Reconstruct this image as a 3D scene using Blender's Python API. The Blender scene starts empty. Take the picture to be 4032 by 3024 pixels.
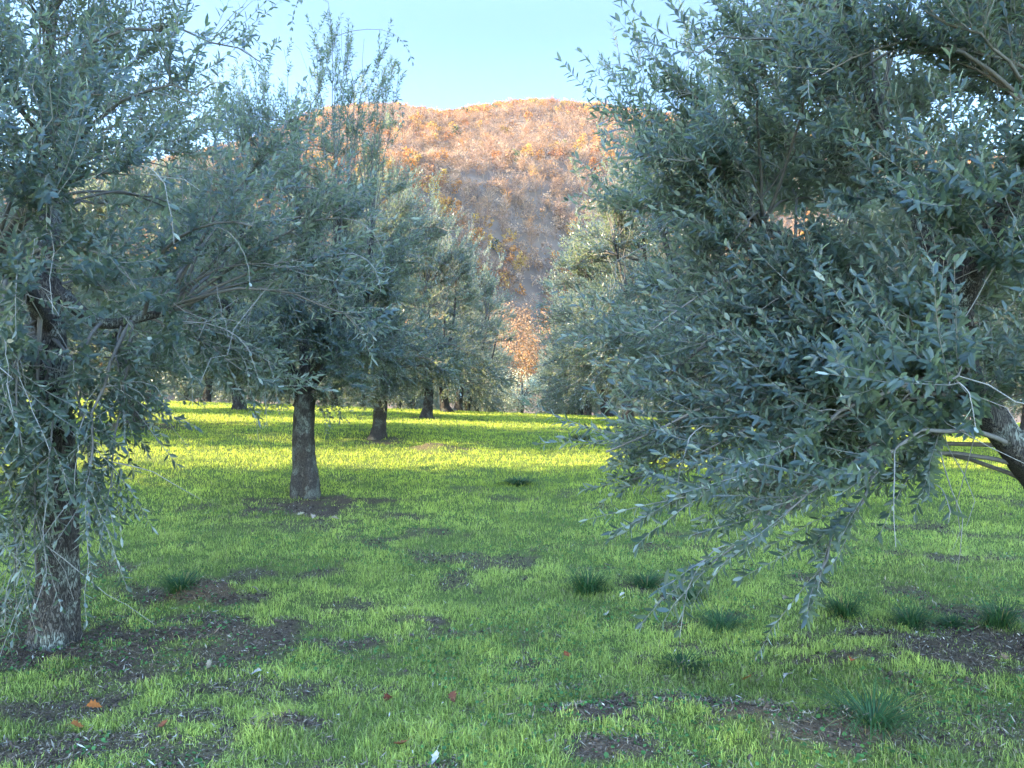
import bpy, math
import numpy as np
from math import radians, sin, cos, pi

scene = bpy.context.scene
COL = scene.collection

# ------------------------------------------------------------------ camera
EYE = 1.6
F = 768.0                 # focal length in pixels of a 1024 px wide frame
VPX = 523.0               # vanishing point of the orchard rows
cam_d = bpy.data.cameras.new("camera")
cam = bpy.data.objects.new("camera", cam_d)
COL.objects.link(cam)
cam.location = (0, 0, EYE)
cam.rotation_euler = (radians(90.0), 0, math.atan((VPX - 512) / F))
cam_d.lens = 27.0
cam_d.sensor_width = 36.0
cam_d.clip_start = 0.05
cam_d.clip_end = 6000
scene.camera = cam

# ------------------------------------------------------------------ light
SUN_EL = radians(22.0)
SUN_AZ_OFF = radians(10.0)                   # sun stands left, a little behind the camera
sun_vec = np.array([-cos(SUN_EL) * cos(SUN_AZ_OFF), -cos(SUN_EL) * sin(SUN_AZ_OFF), sin(SUN_EL)])
sd = bpy.data.lights.new("sun", 'SUN')
sd.energy = 5.0
sd.angle = radians(0.5)
sd.color = (1.0, 0.83, 0.56)
so = bpy.data.objects.new("sun", sd)
COL.objects.link(so)
from mathutils import Vector
so.rotation_euler = Vector(sun_vec).to_track_quat('Z', 'Y').to_euler()

world = bpy.data.worlds.new("World")
scene.world = world
world.use_nodes = True
wn = world.node_tree.nodes
wl = world.node_tree.links
wn.clear()
sky = wn.new('ShaderNodeTexSky')
sky.sky_type = 'NISHITA'
sky.sun_disc = False
sky.sun_elevation = SUN_EL
sky.sun_rotation = math.atan2(sun_vec[0], sun_vec[1])
sky.altitude = 300
sky.air_density = 1.0
sky.dust_density = 0.3
sky.ozone_density = 2.0
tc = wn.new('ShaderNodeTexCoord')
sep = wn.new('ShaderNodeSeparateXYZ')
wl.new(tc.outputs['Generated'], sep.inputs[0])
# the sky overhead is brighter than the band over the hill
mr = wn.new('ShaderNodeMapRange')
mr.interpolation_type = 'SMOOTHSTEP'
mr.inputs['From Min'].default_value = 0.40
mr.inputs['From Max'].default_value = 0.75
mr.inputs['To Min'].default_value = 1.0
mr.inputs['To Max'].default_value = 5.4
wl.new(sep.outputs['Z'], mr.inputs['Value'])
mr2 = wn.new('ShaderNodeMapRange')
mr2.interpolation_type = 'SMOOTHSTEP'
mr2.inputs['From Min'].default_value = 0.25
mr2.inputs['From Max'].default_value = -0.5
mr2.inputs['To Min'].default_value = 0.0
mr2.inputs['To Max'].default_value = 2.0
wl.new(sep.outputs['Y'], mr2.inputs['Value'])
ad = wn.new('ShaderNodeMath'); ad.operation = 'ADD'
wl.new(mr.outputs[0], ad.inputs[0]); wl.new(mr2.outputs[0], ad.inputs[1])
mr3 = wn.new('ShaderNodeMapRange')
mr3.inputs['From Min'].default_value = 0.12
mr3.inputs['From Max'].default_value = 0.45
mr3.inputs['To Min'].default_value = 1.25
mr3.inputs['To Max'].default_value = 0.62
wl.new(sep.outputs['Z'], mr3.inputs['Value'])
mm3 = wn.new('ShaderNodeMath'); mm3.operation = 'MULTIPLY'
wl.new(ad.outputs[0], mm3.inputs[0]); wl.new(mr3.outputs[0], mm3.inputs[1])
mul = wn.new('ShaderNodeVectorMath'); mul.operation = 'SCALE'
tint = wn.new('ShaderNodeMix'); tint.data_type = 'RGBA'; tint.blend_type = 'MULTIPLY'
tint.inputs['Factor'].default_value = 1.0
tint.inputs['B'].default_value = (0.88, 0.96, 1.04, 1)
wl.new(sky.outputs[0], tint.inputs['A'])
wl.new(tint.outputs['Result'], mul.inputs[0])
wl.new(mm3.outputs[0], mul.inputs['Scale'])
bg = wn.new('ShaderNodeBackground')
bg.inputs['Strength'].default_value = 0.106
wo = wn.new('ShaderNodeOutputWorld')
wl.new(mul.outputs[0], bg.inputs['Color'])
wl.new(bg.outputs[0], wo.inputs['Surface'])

scene.view_settings.view_transform = 'Standard'
scene.view_settings.look = 'None'
scene.view_settings.gamma = 1.0
scene.view_settings.use_curve_mapping = False
scene.view_settings.exposure = 2.75
scene.cycles.max_bounces = 6
scene.cycles.transparent_max_bounces = 4

# ------------------------------------------------------------------ helpers
def nrm(v):
    return v / (np.linalg.norm(v, axis=-1, keepdims=True) + 1e-9)

def tag(o, label=None, cat=None, group=None, kind=None):
    if label: o["label"] = label
    if cat: o["category"] = cat
    if group: o["group"] = group
    if kind: o["kind"] = kind
    return o

def mesh_np(name, V, faces, mat=None, smooth=False, attr=None):
    """faces: list of int arrays (n,k); attr: dict name -> per-vertex float array or (n,3) colours"""
    me = bpy.data.meshes.new(name)
    V = np.asarray(V, dtype=np.float32)
    me.vertices.add(len(V))
    me.vertices.foreach_set("co", V.ravel())
    loops = []; starts = []; off = 0
    for f in faces:
        f = np.asarray(f, dtype=np.int32)
        if len(f) == 0: continue
        k = f.shape[1]
        loops.append(f.ravel())
        starts.append(off + np.arange(len(f), dtype=np.int32) * k)
        off += f.size
    L = np.concatenate(loops); S = np.concatenate(starts)
    me.loops.add(len(L)); me.loops.foreach_set("vertex_index", L)
    me.polygons.add(len(S)); me.polygons.foreach_set("loop_start", S)
    if smooth:
        me.polygons.foreach_set("use_smooth", np.ones(len(S), dtype=bool))
    if attr:
        for k, a in attr.items():
            a = np.asarray(a, dtype=np.float32)
            if a.ndim == 1:
                at = me.attributes.new(k, 'FLOAT', 'POINT'); at.data.foreach_set("value", a)
            else:
                at = me.attributes.new(k, 'FLOAT_COLOR', 'POINT')
                c = np.ones((len(a), 4), dtype=np.float32); c[:, :3] = a
                at.data.foreach_set("color", c.ravel())
    me.update(calc_edges=True)
    if mat: me.materials.append(mat)
    return me

def obj(name, me, parent=None, loc=(0, 0, 0)):
    o = bpy.data.objects.new(name, me)
    COL.objects.link(o)
    o.location = loc
    if parent: o.parent = parent
    return o

class Buf:
    def __init__(s): s.V = []; s.F = {}; s.A = []; s.n = 0
    def add(s, V, F, a=None):
        V = np.asarray(V).reshape(-1, 3)
        for f in (F if isinstance(F, list) else [F]):
            s.F.setdefault(f.shape[1], []).append(f + s.n)
        s.V.append(V); s.n += len(V)
        if a is not None: s.A.append(a)
    def faces(s): return [np.concatenate(v) for v in s.F.values()]
    def verts(s): return np.concatenate(s.V)

def tubes(P, R, n=4):
    """P (S,K,3) polylines, R (S,K) radii -> verts, quad faces"""
    S, K, _ = P.shape
    T = np.empty_like(P)
    T[:, 1:-1] = P[:, 2:] - P[:, :-2]; T[:, 0] = P[:, 1] - P[:, 0]; T[:, -1] = P[:, -1] - P[:, -2]
    T = nrm(T)
    ref = np.tile(np.array([0.31, 0.87, 0.21]), (S, K, 1))
    bad = np.abs((T * ref).sum(-1)) > 0.9
    A = nrm(np.cross(T, ref)); B = np.cross(T, A)
    ang = np.arange(n) * 2 * pi / n
    V = P[:, :, None, :] + R[:, :, None, None] * (np.cos(ang)[None, None, :, None] * A[:, :, None, :] + np.sin(ang)[None, None, :, None] * B[:, :, None, :])
    idx = np.arange(S * K * n).reshape(S, K, n)
    a = idx[:, :-1]; b = idx[:, 1:]
    F = np.stack([a, np.roll(a, -1, 2), np.roll(b, -1, 2), b], -1).reshape(-1, 4)
    return V.reshape(-1, 3), F

def vnoise(x, y, seed=0):
    """smooth value noise on numpy arrays, 0..1"""
    xi = np.floor(x).astype(np.int64); yi = np.floor(y).astype(np.int64)
    xf = x - xi; yf = y - yi
    u = xf * xf * (3 - 2 * xf); v = yf * yf * (3 - 2 * yf)
    def h(a, b):
        n = (a * 374761393 + b * 668265263 + seed * 1442695041) & 0xffffffff
        n = ((n ^ (n >> 13)) * 1274126177) & 0xffffffff
        return ((n ^ (n >> 16)) & 0xffff) / 65535.0
    return (h(xi, yi) * (1 - u) + h(xi + 1, yi) * u) * (1 - v) + (h(xi, yi + 1) * (1 - u) + h(xi + 1, yi + 1) * u) * v

def fbm(x, y, seed=0, o=4):
    s = 0; a = 0.5; t = 0
    for i in range(o):
        s = s + a * vnoise(x * 2 ** i, y * 2 ** i, seed + i * 17); t += a; a *= 0.5
    return s / t

def sst(a, b, x):
    t = np.clip((x - a) / (b - a), 0, 1)
    return t * t * (3 - 2 * t)

# ------------------------------------------------------------------ terrain
MOUNDS = [(-2.37, 5.75, .34, .13), (-2.0, 4.9, .5, .05), (.62, 3.75, .36, .09), (1.0, 3.5, .25, .09), (1.38, 3.42, .36, .12), (.42, 3.3, .25, .06),
          (-1.12, 3.56, .2, .06), (-1.7, 15.0, .5, .10), (-.75, 5.25, .25, .05), (.28, 3.62, .16, .07), (-2.5, 3.4, .4, .05)]
# bare patches: x, y, rx, ry, strength
SOIL = [(-2.05, 4.85, .80, .70, 1.0), (-2.35, 5.7, .42, .28, 1.2), (-1.25, 4.85, .5, .13, .9), (-2.95, 4.75, .55, .5, 1.1), (-1.15, 5.55, .32, .12, .7), (-1.45, 4.15, .45, .22, .75),
        (-2.3, 3.75, .9, .4, .85), (-2.0, 3.3, .9, .3, .9), (-1.5, 3.15, .5, .12, .7), (-1.9, 4.4, .9, .3, .7), (-1.8, 3.25, .5, .15, .7), (-1.12, 3.55, .2, .13, .95),
        (.62, 3.75, .48, .17, 1.0), (1.02, 3.5, .30, .12, 1.0), (1.42, 3.38, .42, .17, 1.1), (.42, 3.3, .28, .12, 1.0), (.28, 3.62, .17, .08, 1.0),
        (2.75, 4.6, .85, .55, .95), (2.05, 4.45, .55, .16, .8), (2.6, 5.15, .35, .2, .8), (2.3, 3.6, .7, .4, .6), (3.3, 5.3, .6, .4, .8),
        (-2.6, 9.75, .85, .85, 1.15), (-3.3, 10.3, .9, .25, .75), (-2.0, 10.25, .55, .3, .9), (-1.5, 9.2, .4, .35, .8), (-2.6, 8.6, .8, .4, .45),
        (-.77, 5.2, .40, .09, 1.0), (-.38, 5.0, .4, .07, .6), (-1.7, 15.0, .7, .45, .8), (1.0, 5.15, .17, .1, .8), (1.0, 4.7, .12, .08, .8), (1.05, 6.3, .2, .15, .8),
        (3.2, 10.3, .7, .6, 1.0), (-8.5, 16.6, 1.2, .8, 1.1), (-5.2, 9.5, .6, .3, .5), (1.6, 7.6, 1.2, .2, .5), (-.2, 10.5, .5, .2, .5), (-.9, 4.1, .25, .15, .5), (.1, 4.5, .2, .1, .5),
        (-2.95, 15.9, .6, .5, .9), (-2.95, 22.8, .6, .5, .9), (3.2, 16.2, .6, .6, .9), (4.4, 19.0, .9, .3, .7), (.9, 19.5, .3, .25, .5)]

def ground_z(x, y):
    x = np.asarray(x, dtype=float); y = np.asarray(y, dtype=float)
    z = 0.47 * sst(9, 19.5, y)
    z = z - 0.034 * np.clip(x, -30, 12) * sst(9, 17, y)
    d = np.clip(y - 25, 0, None)
    z = z - np.where(d < 14, 0.0028 * d * d, 0.0028 * 196 + 0.0784 * (d - 14))
    z = np.maximum(z, -6.0 + 0.0 * y)
    near = sst(60, 30, y)
    z = z + (fbm(x * .45, y * .45, 3) - .5) * .16 * near + (fbm(x * 2.6, y * 2.6, 9, 3) - .5) * .05 * near
    for mx, my, r, h in MOUNDS:
        q = np.exp(-(((x - mx) ** 2 + (y - my) ** 2) / (r * r)) * 1.6)
        z = z + h * q * (.7 + .6 * fbm(x * 9, y * 9, 21, 2))
    return z

def soil_mask(x, y):
    s = np.zeros_like(x)
    w = (fbm(x * 5.1, y * 6.1, 55, 5) - .5) * 1.7
    for mx, my, rx, ry, k in SOIL:
        q = np.sqrt(((x - mx) / rx) ** 2 + ((y - my) / ry) ** 2)
        s = np.maximum(s, k * sst(1.35, .15, q + w * 1.5))
    n = fbm(x * 1.7, y * 1.7, 77, 4)
    s = np.maximum(s, .7 * sst(.62, .74, n) * sst(14, 8, y))
    n2 = fbm(x * 5.5, y * 5.5, 78, 3)
    s = np.maximum(s, .55 * sst(.66, .8, n2) * sst(9, 6, y))
    return np.clip(s, 0, 1)

def at_px(px, py, e=None):
    """world point on the (near) ground for a pixel"""
    D = EYE * F / (py - 384.0)
    for _ in range(6):
        X = (px - VPX) / F * D
        D = (EYE - float(ground_z(X, D))) * F / (py - 384.0)
        D = min(D, 40)
    X = (px - VPX) / F * D
    return X, D

# ------------------------------------------------------------------ materials
def new_mat(name):
    m = bpy.data.materials.new(name); m.use_nodes = True
    nt = m.node_tree; nt.nodes.clear()
    out = nt.nodes.new('ShaderNodeOutputMaterial')
    return m, nt, out

def N(nt, t, **kw):
    n = nt.nodes.new(t)
    for k, v in kw.items():
        if k.startswith('i_'):
            n.inputs[k[2:].replace('_', ' ')].default_value = v
        else: setattr(n, k, v)
    return n

def mixc(nt, a, b, fac, blend='MIX'):
    m = nt.nodes.new('ShaderNodeMix'); m.data_type = 'RGBA'; m.blend_type = blend
    for s, v in (('A', a), ('B', b), ('Factor', fac)):
        if isinstance(v, bpy.types.NodeSocket): nt.links.new(v, m.inputs[s])
        elif s == 'Factor': m.inputs[s].default_value = v
        else: m.inputs[s].default_value = (*v, 1)
    return m.outputs['Result']

def leaf_material(name, top, top2, under, under2, rough=.36, transl=.32, tcol=(.32, .37, .15)):
    m, nt, out = new_mat(name)
    at = N(nt, 'ShaderNodeAttribute', attribute_name='tint')
    ct = mixc(nt, top, top2, at.outputs['Fac'])
    cu = mixc(nt, under, under2, at.outputs['Fac'])
    ge = N(nt, 'ShaderNodeNewGeometry')
    c = mixc(nt, ct, cu, ge.outputs['Backfacing'])
    p = N(nt, 'ShaderNodeBsdfPrincipled')
    nt.links.new(c, p.inputs['Base Color'])
    rg = N(nt, 'ShaderNodeMapRange')
    rg.inputs['To Min'].default_value = rough; rg.inputs['To Max'].default_value = .75
    nt.links.new(ge.outputs['Backfacing'], rg.inputs['Value'])
    nt.links.new(rg.outputs[0], p.inputs['Roughness'])
    p.inputs['Specular IOR Level'].default_value = .5
    t = N(nt, 'ShaderNodeBsdfTranslucent')
    t.inputs['Color'].default_value = (*tcol, 1)
    ms = N(nt, 'ShaderNodeMixShader'); ms.inputs[0].default_value = transl
    nt.links.new(p.outputs[0], ms.inputs[1]); nt.links.new(t.outputs[0], ms.inputs[2])
    nt.links.new(ms.outputs[0], out.inputs['Surface'])
    return m

M_LEAF = leaf_material("olive_leaf", (.013, .030, .034), (.055, .080, .064), (.145, .165, .15), (.30, .32, .27))

def color_attr_material(name, rough=.7, transl=0.0, spec=.3):
    m, nt, out = new_mat(name)
    at = N(nt, 'ShaderNodeAttribute', attribute_name='col')
    p = N(nt, 'ShaderNodeBsdfPrincipled')
    nt.links.new(at.outputs['Color'], p.inputs['Base Color'])
    p.inputs['Roughness'].default_value = rough
    p.inputs['Specular IOR Level'].default_value = spec
    if transl:
        t = N(nt, 'ShaderNodeBsdfTranslucent')
        nt.links.new(at.outputs['Color'], t.inputs['Color'])
        ms = N(nt, 'ShaderNodeMixShader'); ms.inputs[0].default_value = transl
        nt.links.new(p.outputs[0], ms.inputs[1]); nt.links.new(t.outputs[0], ms.inputs[2])
        nt.links.new(ms.outputs[0], out.inputs['Surface'])
    else:
        nt.links.new(p.outputs[0], out.inputs['Surface'])
    return m

M_GRASS = color_attr_material("grass_blade", .55, .45, .35)
M_LITTER = color_attr_material("litter", .85, 0, .15)
M_FOREST = color_attr_material("forest_foliage", .85, .25, .1)

def bark_material():
    m, nt, out = new_mat("olive_bark")
    tcn = N(nt, 'ShaderNodeTexCoord')
    mp = N(nt, 'ShaderNodeMapping'); mp.inputs['Scale'].default_value = (1, 1, .22)
    nt.links.new(tcn.outputs['Object'], mp.inputs[0])
    vo = N(nt, 'ShaderNodeTexVoronoi', feature='DISTANCE_TO_EDGE'); vo.inputs['Scale'].default_value = 62
    no = N(nt, 'ShaderNodeTexNoise'); no.inputs['Scale'].default_value = 22; no.inputs['Detail'].default_value = 8
    wv = N(nt, 'ShaderNodeVectorMath', operation='ADD')
    sc = N(nt, 'ShaderNodeVectorMath', operation='SCALE'); sc.inputs['Scale'].default_value = .16
    nt.links.new(mp.outputs[0], no.inputs['Vector'])
    nt.links.new(no.outputs['Color'], sc.inputs[0])
    nt.links.new(mp.outputs[0], wv.inputs[0]); nt.links.new(sc.outputs[0], wv.inputs[1])
    nt.links.new(wv.outputs[0], vo.inputs['Vector'])
    r = N(nt, 'ShaderNodeMapRange'); r.inputs['From Max'].default_value = .18
    nt.links.new(vo.outputs['Distance'], r.inputs['Value'])
    c = mixc(nt, (.035, .029, .025), (.10, .086, .074), r.outputs[0])
    n2 = N(nt, 'ShaderNodeTexNoise'); n2.inputs['Scale'].default_value = 5.0; n2.inputs['Detail'].default_value = 6
    nt.links.new(tcn.outputs['Object'], n2.inputs['Vector'])
    r2 = N(nt, 'ShaderNodeMapRange'); r2.inputs['From Min'].default_value = .50; r2.inputs['From Max'].default_value = .60
    nt.links.new(n2.outputs['Fac'], r2.inputs['Value'])
    mm = N(nt, 'ShaderNodeMath', operation='MULTIPLY'); nt.links.new(r2.outputs[0], mm.inputs[0]); nt.links.new(r.outputs[0], mm.inputs[1])
    m8 = N(nt, 'ShaderNodeMath', operation='MULTIPLY'); nt.links.new(mm.outputs[0], m8.inputs[0]); m8.inputs[1].default_value = .62
    c = mixc(nt, c, (.27, .29, .24), m8.outputs[0])
    p = N(nt, 'ShaderNodeBsdfPrincipled'); p.inputs['Roughness'].default_value = .9
    p.inputs['Specular IOR Level'].default_value = .15
    nt.links.new(c, p.inputs['Base Color'])
    ad2 = N(nt, 'ShaderNodeMath', operation='MULTIPLY_ADD')
    nt.links.new(no.outputs['Fac'], ad2.inputs[0]); ad2.inputs[1].default_value = .8; nt.links.new(r.outputs[0], ad2.inputs[2])
    b = N(nt, 'ShaderNodeBump'); b.inputs['Strength'].default_value = .9; b.inputs['Distance'].default_value = .02
    nt.links.new(ad2.outputs[0], b.inputs['Height'])
    nt.links.new(b.outputs[0], p.inputs['Normal'])
    nt.links.new(p.outputs[0], out.inputs['Surface'])
    return m
M_BARK = bark_material()

def plain(name, col, rough=.8, nscale=30, var=.35):
    m, nt, out = new_mat(name)
    tcn = N(nt, 'ShaderNodeTexCoord')
    no = N(nt, 'ShaderNodeTexNoise'); no.inputs['Scale'].default_value = nscale; no.inputs['Detail'].default_value = 5
    nt.links.new(tcn.outputs['Object'], no.inputs['Vector'])
    a = tuple(c * (1 - var) for c in col); b = tuple(min(1, c * (1 + var)) for c in col)
    c = mixc(nt, a, b, no.outputs['Fac'])
    p = N(nt, 'ShaderNodeBsdfPrincipled'); p.inputs['Roughness'].default_value = rough
    p.inputs['Specular IOR Level'].default_value = .25
    nt.links.new(c, p.inputs['Base Color'])
    nt.links.new(p.outputs[0], out.inputs['Surface'])
    return m
M_TWIG = plain("olive_twig", (.21, .19, .165), .7)
M_BRANCH = plain("olive_branch", (.12, .105, .09), .85)
M_WOOD = plain("cut_wood", (.10, .065, .04), .9)
M_HOLLOW = plain("hollow_black", (.008, .006, .005), .95)
M_OAKBARK = plain("oak_bark", (.10, .08, .06), .9, 6)
M_OAKPALE = plain("pale_bark", (.30, .25, .19), .9, 3)

def ground_material():
    m, nt, out = new_mat("meadow_ground")
    at = N(nt, 'ShaderNodeAttribute', attribute_name='soil')
    tcn = N(nt, 'ShaderNodeTexCoord')
    n1 = N(nt, 'ShaderNodeTexNoise'); n1.inputs['Scale'].default_value = 1.3; n1.inputs['Detail'].default_value = 8
    n2 = N(nt, 'ShaderNodeTexNoise'); n2.inputs['Scale'].default_value = 45; n2.inputs['Detail'].default_value = 8
    n3 = N(nt, 'ShaderNodeTexNoise'); n3.inputs['Scale'].default_value = 160; n3.inputs['Detail'].default_value = 4
    for n in (n1, n2, n3): nt.links.new(tcn.outputs['Object'], n.inputs['Vector'])
    g = mixc(nt, (.10, .15, .02), (.18, .24, .03), n1.outputs['Fac'])
    g = mixc(nt, (.055, .05, .028), g, n2.outputs['Fac'])
    s = mixc(nt, (.028, .017, .010), (.15, .10, .06), n2.outputs['Fac'])
    rr = N(nt, 'ShaderNodeMapRange'); rr.inputs['From Min'].default_value = .58; rr.inputs['From Max'].default_value = .7
    nt.links.new(n3.outputs['Fac'], rr.inputs['Value'])
    s = mixc(nt, s, (.22, .19, .15), rr.outputs[0])
    c = mixc(nt, g, s, at.outputs['Fac'])
    p = N(nt, 'ShaderNodeBsdfPrincipled'); p.inputs['Roughness'].default_value = .95
    p.inputs['Specular IOR Level'].default_value = .1
    nt.links.new(c, p.inputs['Base Color'])
    b = N(nt, 'ShaderNodeBump'); b.inputs['Strength'].default_value = 1; b.inputs['Distance'].default_value = .03
    nt.links.new(n2.outputs['Fac'], b.inputs['Height']); nt.links.new(b.outputs[0], p.inputs['Normal'])
    nt.links.new(p.outputs[0], out.inputs['Surface'])
    return m
M_GROUND = ground_material()

def hill_material():
    m, nt, out = new_mat("hill_floor")
    tcn = N(nt, 'ShaderNodeTexCoord')
    n1 = N(nt, 'ShaderNodeTexNoise'); n1.inputs['Scale'].default_value = .06; n1.inputs['Detail'].default_value = 8
    nt.links.new(tcn.outputs['Object'], n1.inputs['Vector'])
    c = mixc(nt, (.07, .045, .03), (.14, .09, .055), n1.outputs['Fac'])
    p = N(nt, 'ShaderNodeBsdfPrincipled'); p.inputs['Roughness'].default_value = 1
    nt.links.new(c, p.inputs['Base Color'])
    nt.links.new(p.outputs[0], out.inputs['Surface'])
    return m
M_HILL = hill_material()

# ------------------------------------------------------------------ ground sheet
def stretch(a):  # sorted unique
    return np.unique(np.round(np.concatenate(a), 4))
gx = stretch([np.linspace(-4.5, 4.5, 226), np.linspace(-14, 14, 141), np.linspace(-60, 60, 121), np.array([-3000, -1500, -800, -400, -200, -120, -90, 90, 120, 200, 400, 800, 1500, 3000.])])
gy = stretch([np.linspace(2.4, 8, 150), np.linspace(8, 20, 120), np.linspace(-40, 80, 121), np.array([-3000, -1000, -300, -100, -60, 100, 130, 170, 300, 700, 1500, 3000.])])
GX, GY = np.meshgrid(gx, gy)
gz = ground_z(GX.ravel(), GY.ravel())
V = np.stack([GX.ravel(), GY.ravel(), gz], 1)
nx, ny = len(gx), len(gy)
ii = np.arange(nx * ny).reshape(ny, nx)
Fq = np.stack([ii[:-1, :-1], ii[:-1, 1:], ii[1:, 1:], ii[1:, :-1]], -1).reshape(-1, 4)
g_me = mesh_np("ground", V, [Fq], M_GROUND, True, {'soil': soil_mask(GX.ravel(), GY.ravel())})
tag(obj("ground", g_me), kind='structure')

# ------------------------------------------------------------------ hill
def pix_ridge(px):
    return np.interp(px, [-700, -300, 0, 90, 200, 260, 300, 329, 398, 444, 486, 532, 579, 648, 694, 750, 850, 1024, 1400, 1900],
                         [300, 240, 205, 186, 164, 147, 130, 119, 121, 125, 118, 112, 116, 129, 134, 141, 155, 180, 230, 300])
RY = 600.0
def hill_z(x, y):
    px = VPX + F * x / np.maximum(y, 60)
    top = EYE + (384 - pix_ridge(px)) / F * RY
    t = np.clip((y - 130) / (RY - 130), 0, 1.35)
    g = np.where(t <= 1, 0.55 * t + 0.45 * t * t * (3 - 2 * t), 1 - (t - 1) * 1.3)
    z = -7 + (top + 7) * g
    win = sst(0.08, .3, t) * sst(1.0, .66, t)
    # a gully that runs down the middle of the slope, a spur to its left
    gx0 = 20 + (y - 300) * .10
    wl_ = sst(0.08, .2, t) * sst(.56, .30, t)
    z = z - 42 * np.exp(-((x - gx0) / 50.0) ** 2) * wl_
    z = z + 30 * np.exp(-((x - gx0 + 80) / 40.0) ** 2) * wl_
    gx1 = 150 + (y - 300) * .25
    z = z - 16 * np.exp(-((x - gx1) / 35.0) ** 2) * win
    z = z + (fbm(x * .012, y * .012, 5) - .5) * 30 * win + (fbm(x * .05, y * .05, 6) - .5) * 6 * sst(0, .2, t)
    return z
hx = np.linspace(-900, 900, 301); hy = np.concatenate([np.linspace(120, 620, 126), np.linspace(630, 760, 14)])
HX, HY = np.meshgrid(hx, hy)
hz = hill_z(HX.ravel(), HY.ravel())
V = np.stack([HX.ravel(), HY.ravel(), hz], 1)
ii = np.arange(len(hx) * len(hy)).reshape(len(hy), len(hx))
Fq = np.stack([ii[:-1, :-1], ii[:-1, 1:], ii[1:, 1:], ii[1:, :-1]], -1).reshape(-1, 4)
tag(obj("hill", mesh_np("hill", V, [Fq], M_HILL, True)), kind='structure')

# ------------------------------------------------------------------ leafy tree generator
def leaves_on(P, rng, spacing, L, W, lod, ctr=None, t0=.08, sag=.0, upb=.75):
    """P (S,K,3) shoot polylines; returns verts, faces, tint"""
    S, K, _ = P.shape
    seg = np.linalg.norm(P[:, 1:] - P[:, :-1], axis=2).sum(1)
    npairs = max(2, int(round(seg.mean() / spacing)))
    u = (np.arange(npairs) + .5) / npairs * (1 - t0) + t0
    uu = np.clip(u[None, :] + rng.normal(0, .01, (S, npairs)), 0, .999) * (K - 1)
    i0 = uu.astype(int); fr = (uu - i0)[..., None]
    si = np.arange(S)[:, None]
    pos = P[si, i0] * (1 - fr) + P[si, i0 + 1] * fr
    tan = nrm(P[si, i0 + 1] - P[si, i0])
    ref = nrm(rng.normal(0, 1, (S, 1, 3)))
    A = nrm(np.cross(tan, ref)); B = np.cross(tan, A)
    out = []
    tip = (u > .93)[None, :]
    for sgn in (0, 1):
        ph = np.arange(npairs)[None, :] * (pi / 2) * .9 + sgn * pi + rng.normal(0, .35, (S, npairs))
        o = np.cos(ph)[..., None] * A + np.sin(ph)[..., None] * B
        al = rng.normal(.92, .20, (S, npairs)) * np.where(tip, .45, 1)
        ca = np.cos(al)[..., None]; sa = np.sin(al)[..., None]
        d = nrm(tan * ca + o * sa + np.array([0, 0, -sag]))
        n = tan * sa - o * ca + np.array([0, 0, upb]) + rng.normal(0, .25, (S, npairs, 3))
        if ctr is not None: n = n + nrm((pos - ctr) * np.array([1, 1, .4])) * .5
        n = nrm(n - (n * d).sum(-1, keepdims=True) * d)
        out.append((pos, d, n))
    pos = np.concatenate([o[0].reshape(-1, 3) for o in out])
    d = np.concatenate([o[1].reshape(-1, 3) for o in out])
    n = np.concatenate([o[2].reshape(-1, 3) for o in out])
    keep = rng.random(len(pos)) < .9
    pos, d, n = pos[keep], d[keep], n[keep]
    M = len(pos)
    w = np.cross(d, n)
    l = (L * rng.normal(1, .2, M).clip(.5, 1.45))[:, None]
    wd = (W * rng.normal(1, .15, M).clip(.6, 1.4))[:, None] * .5
    tint = np.clip(rng.normal(.38, .36, M), 0, 1.15)
    if lod == 0:
        fo = wd * .25; cv = l * rng.normal(.06, .08, M)[:, None]
        v = np.stack([pos, pos + d * l * .34 + w * wd + n * fo, pos + d * l * .70 + w * wd * .88 + n * (fo - cv * .4),
                      pos + d * l - n * cv, pos + d * l * .70 - w * wd * .88 + n * (fo - cv * .4), pos + d * l * .34 - w * wd + n * fo], 1)
        b = (np.arange(M) * 6)[:, None]
        f = np.concatenate([b + np.array([0, 1, 2, 3]), b + np.array([0, 3, 4, 5])])
        return v.reshape(-1, 3), f, np.repeat(tint, 6)
    v = np.stack([pos, pos + d * l * .45 + w * wd, pos + d * l, pos + d * l * .45 - w * wd], 1)
    b = (np.arange(M) * 4)[:, None]
    return v.reshape(-1, 3), b + np.array([0, 1, 2, 3]), np.repeat(tint, 4)

def bez(p0, p1, p2, K):
    t = np.linspace(0, 1, K)[None, :, None]
    return (1 - t) ** 2 * p0[:, None] + 2 * t * (1 - t) * p1[:, None] + t * t * p2[:, None]

def wavy(P, rng, amp):
    S, K, _ = P.shape
    n = rng.normal(0, 1, (S, K, 3)); n[:, 0] = 0
    return P + n * amp[:, None, None] * np.linspace(0, 1, K)[None, :, None] ** .5

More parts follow.
